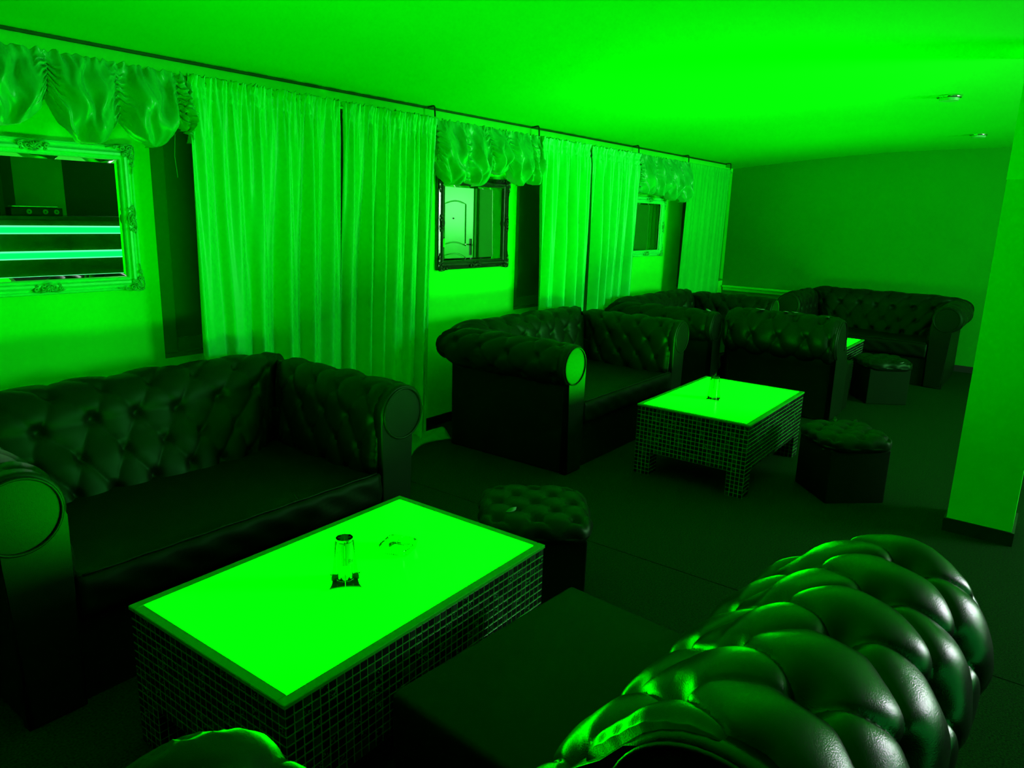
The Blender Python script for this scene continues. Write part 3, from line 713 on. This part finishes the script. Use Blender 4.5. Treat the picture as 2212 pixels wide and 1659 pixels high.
# ------------------------------------------------------------------ mirrors
def scroll_pts(c, r, turns, sgn, n=14, a0=0):
    return [(c[0] + r * (1 - 0.8 * k / n) * math.cos(a0 + sgn * 2 * PI * turns * k / n), c[1] + r * (1 - 0.8 * k / n) * math.sin(a0 + sgn * 2 * PI * turns * k / n)) for k in range(n + 1)]
def orn_mesh(corner, m):
    bm = bmesh.new(); R = 0.0042
    def T(pts, y, rad=R): tube(bm, [(p[0], y, p[1]) for p in pts], rad, 6)
    if corner:   # local: outer corner at (0,0), arms towards -x and -z
        for k, (cx, cz, r, sg, a0) in enumerate(((-0.020, -0.020, 0.018, 1, 0.5), (-0.055, -0.016, 0.013, -1, 2.0), (-0.016, -0.055, 0.013, 1, -0.5), (-0.085, -0.014, 0.009, 1, 1.0), (-0.014, -0.085, 0.009, -1, 0.0), (-0.045, -0.042, 0.012, 1, 2.5))):
            T(scroll_pts((cx, cz), r, 1.4, sg, a0=a0), -0.008 - 0.002 * (k % 2), R if r > 0.01 else 0.003)
        T([(-0.005, -0.002), (-0.03, 0.002), (-0.06, -0.003), (-0.10, -0.012), (-0.125, -0.016)], -0.006, 0.003)
        T([(-0.002, -0.005), (0.002, -0.03), (-0.003, -0.06), (-0.012, -0.10), (-0.016, -0.125)], -0.006, 0.003)
        for k in range(5):
            a = PI + PI / 2 * k / 4 + 0.0
            T([(-0.02, -0.02), (-0.02 + 0.034 * math.cos(a), -0.02 + 0.034 * math.sin(a))], -0.010, [0.005, 0.0015])
    else:
        for s in (-1, 1):
            T(scroll_pts((s * 0.022, 0.0), 0.014, 1.3, s, a0=0.8), -0.008); T(scroll_pts((s * 0.048, 0.004), 0.010, 1.3, -s, a0=2.0), -0.007)
            T(scroll_pts((s * 0.045, -0.012), 0.007, 1.2, s), -0.007, 0.0028)
            T([(s * 0.01, 0.016), (s * 0.035, 0.020), (s * 0.065, 0.010)], -0.006, 0.0026)
        for k in range(5):
            a = PI * (0.15 + 0.7 * k / 4); T([(0, -0.008), (0.022 * math.cos(a), -0.008 + 0.026 * math.sin(a))], -0.012, [0.0055, 0.003])
        T([(-0.02, -0.014), (0, -0.020), (0.02, -0.014)], -0.010, 0.004)
    bmesh.ops.recalc_face_normals(bm, faces=bm.faces)
    me = bpy.data.meshes.new('ornament'); bm.to_mesh(me); bm.free(); me.materials.append(m)
    me.polygons.foreach_set('use_smooth', [True] * len(me.polygons)); return me
ORN = {k: (orn_mesh(True, M['orn_' + k]), orn_mesh(False, M['orn_' + k])) for k in ('light', 'dark')}
def make_mirror(label, xc, zc, w_, h_, kind, fw=0.062, tilt=0.0):
    t = thing('framed_mirror', label, 'mirror', (xc, YL - 0.003, zc), 0, 'ornate mirrors between the curtains')
    t.rotation_euler = (tilt, 0, 0)
    hx, hz = w_ / 2, h_ / 2
    # moulding profile: distance inward d, depth y (negative = towards the room)
    pf = [(0, 0), (0, -0.018), (0.004, -0.026), (0.012, -0.028), (0.016, -0.022), (0.024, -0.024), (0.034, -0.034), (0.044, -0.034), (0.050, -0.024), (0.054, -0.022), (0.058, -0.024), (fw, -0.020), (fw, 0)]
    V = []; 
    for sx, sz in ((-1, -1), (1, -1), (1, 1), (-1, 1)):
        for d, y in pf: V.append((sx * (hx - d), y, sz * (hz - d)))
    n = len(pf); F = []
    for c in range(4):
        c2 = (c + 1) % 4
        for k in range(n): F.append((c * n + k, c2 * n + k, c2 * n + (k + 1) % n, c * n + (k + 1) % n))
    fr = mesh_from('frame', V, F, M['frame_' + kind], t, smooth=False)
    gx, gz = hx - fw, hz - fw; bv = 0.018
    V = [(s * gx, -0.010, q * gz) for s, q in ((-1, -1), (1, -1), (1, 1), (-1, 1))] + [(s * (gx - bv), -0.0125, q * (gz - bv)) for s, q in ((-1, -1), (1, -1), (1, 1), (-1, 1))] + [(s * gx, -0.004, q * gz) for s, q in ((-1, -1), (1, -1), (1, 1), (-1, 1))]
    F = [(4, 5, 6, 7), (8, 11, 10, 9)] + [(k, (k + 1) % 4, 4 + (k + 1) % 4, 4 + k) for k in range(4)] + [(8 + k, 8 + (k + 1) % 4, (k + 1) % 4, k) for k in range(4)]
    mesh_from('mirror_glass', V, F, M['mirror'], t, smooth=False)
    co, ce = ORN[kind]
    for sx, sz in ((1, 1), (-1, 1), (-1, -1), (1, -1)):
        o = bpy.data.objects.new('ornament', co); COL.objects.link(o); o.parent = fr; o.location = (sx * (hx + 0.003), -0.026, sz * (hz + 0.003)); o.scale = (sx, 1, sz)
    for (px, pz, ry) in ((0, hz - fw / 2, 0), (0, -hz + fw / 2, PI), (hx - fw / 2, 0, PI / 2), (-hx + fw / 2, 0, -PI / 2)):
        o = bpy.data.objects.new('ornament', ce); COL.objects.link(o); o.parent = fr; o.location = (px, -0.028, pz); o.rotation_euler = (0, ry, 0)
    return t
make_mirror('large mirror in a pale silvery frame reflecting the striped lights of the bar', 1.335, 1.465, 0.83, 0.655, 'light')
make_mirror('mirror in a dark bronze ornate frame reflecting a door', 4.225, 1.465, 0.80, 0.655, 'dark')
make_mirror('farthest mirror in a thin pale frame with dark glass', 6.99, 1.45, 0.76, 0.60, 'light')

# ------------------------------------------------------------------ things on the tables
def make_holder(label, loc, rz, s=1.0):
    t = thing('menu_holder', label, 'menu holder', loc, rz, 'cylinder holders on star shaped stands')
    # star base: concave square plate
    bm = bmesh.new(); P = []
    R0 = 0.070 * s
    for k in range(4):
        a0 = PI / 4 + k * PI / 2; a1 = a0 + PI / 2
        A = Vector((R0 * math.cos(a0), R0 * math.sin(a0), 0)); B = Vector((R0 * math.cos(a1), R0 * math.sin(a1), 0)); C = (A + B) / 2 * 0.62
        for q in range(8):
            u = q / 8; P.append((1 - u) ** 2 * A + 2 * u * (1 - u) * C + u * u * B)
    lo = [bm.verts.new(p) for p in P]; hi = [bm.verts.new(p * 0.96 + Vector((0, 0, 0.004))) for p in P]
    bm.faces.new(lo[::-1]); bm.faces.new(hi)
    for k in range(len(P)): bm.faces.new((lo[k], lo[(k + 1) % len(P)], hi[(k + 1) % len(P)], hi[k]))
    obj_bm('star_base', bm, M['green_plastic'], t).rotation_euler = (0, 0, PI / 4)
    bm = bmesh.new(); cyl(bm, (0, 0, 0.0045 + 0.0675), 0.0235, 0.135, n=40); obj_bm('cylinder', bm, M['acrylic'], t, True).data.polygons.foreach_set('use_smooth', [False] * 42)
    bm = bmesh.new(); cyl(bm, (0, 0, 0.1415), 0.0262, 0.006, n=40); obj_bm('cap', bm, M['black_plastic'], t)
    bm = bmesh.new(); tube(bm, [(0.0252 * math.cos(a), 0.0252 * math.sin(a), 0.012) for a in np.linspace(0, 2 * PI, 32, endpoint=False)], 0.0015, 6, True); obj_bm('ring', bm, M['black_plastic'], t, True)
    # label wrapped round the upper half
    V = []; n = 24
    for r in (0.0243, 0.0247):
        for k in range(n + 1):
            a = -2.2 + 4.4 * k / n - PI / 2 + 0.6; V += [(r * math.cos(a), r * math.sin(a), 0.062), (r * math.cos(a), r * math.sin(a), 0.134)]
    F = []; m2 = 2 * (n + 1)
    for k in range(n): F.append((2 * k, 2 * k + 2, 2 * k + 3, 2 * k + 1)); F.append((m2 + 2 * k, m2 + 2 * k + 1, m2 + 2 * k + 3, m2 + 2 * k + 2))
    lb = mesh_from('paper_label', V, F, M['label'], t)
    # four clear upright fins, pointed above the cap
    for k in range(4):
        a = k * PI / 2 + PI / 4
        bm = bmesh.new(); pr = [(0.0255, 0.004), (0.044, 0.004), (0.036, 0.04), (0.030, 0.09), (0.030, 0.13), (0.018, 0.165 if k % 2 == 0 else 0.155), (0.010, 0.148), (0.0255, 0.1455)]
        A = [bm.verts.new((r, -0.001, z)) for r, z in pr]; B = [bm.verts.new((r, 0.001, z)) for r, z in pr]
        bm.faces.new(A); bm.faces.new(B[::-1])
        for q in range(len(pr)): bm.faces.new((A[q], B[q], B[(q + 1) % len(pr)], A[(q + 1) % len(pr)]))
        o = obj_bm('fin', bm, M['acrylic_thin'] if k % 2 else M['green_plastic'], t); o.rotation_euler = (0, 0, a)
    return t, lb
h1, lb1 = make_holder('cylinder holder on a star shaped stand, on the nearest lit table', (1.335, 1.605, 0.4405), math.radians(5))
h2, lb2 = make_holder('cylinder holder on a star shaped stand, on the middle lit table', (4.375, 1.665, 0.4405), math.radians(-35))
# the visible letters of the near label
cu = bpy.data.curves.new('letters', 'FONT'); cu.body = 'Re'; cu.size = 0.020; cu.extrude = 0.0; cu.align_x = 'LEFT'; cu.resolution_u = 3
tmp = bpy.data.objects.new('letters_tmp', cu); COL.objects.link(tmp)
dg = bpy.context.evaluated_depsgraph_get(); me = bpy.data.meshes.new_from_object(tmp.evaluated_get(dg)); bpy.data.objects.remove(tmp)
bm = bmesh.new(); bm.from_mesh(me)
for v in bm.verts:
    a = -math.radians(112) + v.co.x / 0.0250; z = 0.068 + v.co.y
    v.co = Vector((0.0251 * math.cos(a), 0.0251 * math.sin(a), z))
bm.to_mesh(me); bm.free(); me.materials.clear(); me.materials.append(M['ink'])
link_mesh('lettering', me, None, lb1)
# ashtray: square ribbed clear glass
def make_ashtray():
    t = thing('glass_ashtray', 'square ribbed clear glass ashtray on the nearest lit table', 'ashtray', (1.585, 1.635, 0.4405), math.radians(20))
    bm = bmesh.new(); N = 96
    def sq(a, r, ex=6.0): c, s = math.cos(a), math.sin(a); k = r / (abs(c) ** ex + abs(s) ** ex) ** (1 / ex); return c * k, s * k
    levels = [(0.040, 0.0, 0), (0.050, 0.004, 1), (0.054, 0.026, 1), (0.052, 0.030, 0), (0.044, 0.030, 0), (0.038, 0.022, 1), (0.031, 0.009, 1), (0.026, 0.007, 0)]
    rings = []
    for r, z, rib in levels:
        ring = []
        for k in range(N):
            a = 2 * PI * k / N; rr = r + (0.0012 * (1 if k % 2 else -1) if rib else 0)
            x, y = sq(a, rr); zz = z - (0.006 if z > 0.02 and abs((math.degrees(a) % 90) - 0) < 6 else 0); ring.append(bm.verts.new((x, y, zz)))
        rings.append(ring)
    for A, B in zip(rings, rings[1:]):
        for k in range(N): bm.faces.new((A[k], A[(k + 1) % N], B[(k + 1) % N], B[k]))
    bm.faces.new(rings[0][::-1]); bm.faces.new(rings[-1])
    obj_bm('glass_body', bm, M['acrylic'], t)
make_ashtray()

# ------------------------------------------------------------------ ceiling lamps
for x, y, lb in ((5.58, 0.78, 'nearer small round ceiling lamp close to the column'), (7.90, 0.83, 'farther small round ceiling lamp near the far wall')):
    t = thing('ceiling_lamp', lb, 'lamp', (x, y, 2.353), 0, 'round lamps on the ceiling')
    bm = bmesh.new(); tube(bm, [(0.066 * math.cos(a), 0.066 * math.sin(a), -0.004) for a in np.linspace(0, 2 * PI, 40, endpoint=False)], 0.006, 8, True); obj_bm('rim', bm, M['chrome'], t, True)
    bm = bmesh.new(); cyl(bm, (0, 0, -0.006), 0.060, 0.012, n=36); obj_bm('housing', bm, M['hook'], t)
    bm = bmesh.new(); cyl(bm, (0, 0, -0.020), 0.054, 0.016, n=36, r2=0.060); obj_bm('lens', bm, M['lamp_face'], t)

# ------------------------------------------------------------------ the bar across the room (seen in the near mirror)
BY = -2.5
bar = thing('bar_counter', 'bar counter with three glowing strips, reflected in the large pale mirror', 'bar counter', (0, BY, 0))
boxobj('front_panel', (0.5, -0.5, 0), (4.75, 0, 1.30), M['bar_front'], bar, bev=0.005)
boxobj('countertop', (0.45, -0.55, 1.30), (4.80, 0.04, 1.345), M['bar_top'], bar, bev=0.006)
for z in (1.185, 0.895, 0.605):
    st = boxobj('light_strip', (0.5, 0.0, z - 0.035), (4.58, 0.025, z + 0.035), M['strip'], bar, bev=0.008)
    boxobj('strip_edge', (0.5, 0.0, z + 0.036), (4.60, 0.030, z + 0.050), M['strip_edge'], st)
    boxobj('strip_edge', (0.5, 0.0, z - 0.044), (4.60, 0.030, z - 0.036), M['strip_edge'], st)
t = thing('bottle_box', 'black box with three round pale discs on the bar, in the mirror', 'box', (3.55, BY - 0.12, 1.346))
boxobj('case', (-0.20, -0.08, 0), (0.34, 0.08, 0.09), M['hook'], t, bev=0.004)
for x in (-0.02, 0.15, 0.27):
    bm = bmesh.new(); cyl(bm, (x, 0.084, 0.045), 0.028, 0.012, 'Y', 24); obj_bm('disc', bm, M['cloth_floor'], t)
    bm = bmesh.new(); cyl(bm, (x, 0.091, 0.045), 0.008, 0.006, 'Y', 12); obj_bm('disc_hub', bm, M['hook'], t)
boxobj('glass_rim', (-0.18, -0.06, 0.09), (0.30, 0.06, 0.11), M['chrome'], t, bev=0.008)
bm = bmesh.new(); tube(bm, [(3.10 + 0.15 * math.cos(a), BY - 0.15, 1.40 + 0.30 * math.sin(a)) for a in np.linspace(0, PI, 24)], 0.008, 8)
for x in (2.95, 3.25): cyl(bm, (x, BY - 0.15, 1.373), 0.03, 0.054, n=20)
tag(obj_bm('arched_tap', bm, M['chrome'], smooth=True), 'thin metal arch on the bar, in the mirror', 'tap')
struct(boxobj('wall_bar_pier', (3.62, YR, 0), (4.18, YR + 0.35, 2.36), M['wall_side']), 'pale pier behind the bar')
boxobj('bar_backdrop', (4.18, YR + 0.0, 0.0), (5.35, YR + 0.06, 2.34), M['hook'])['kind'] = 'structure'
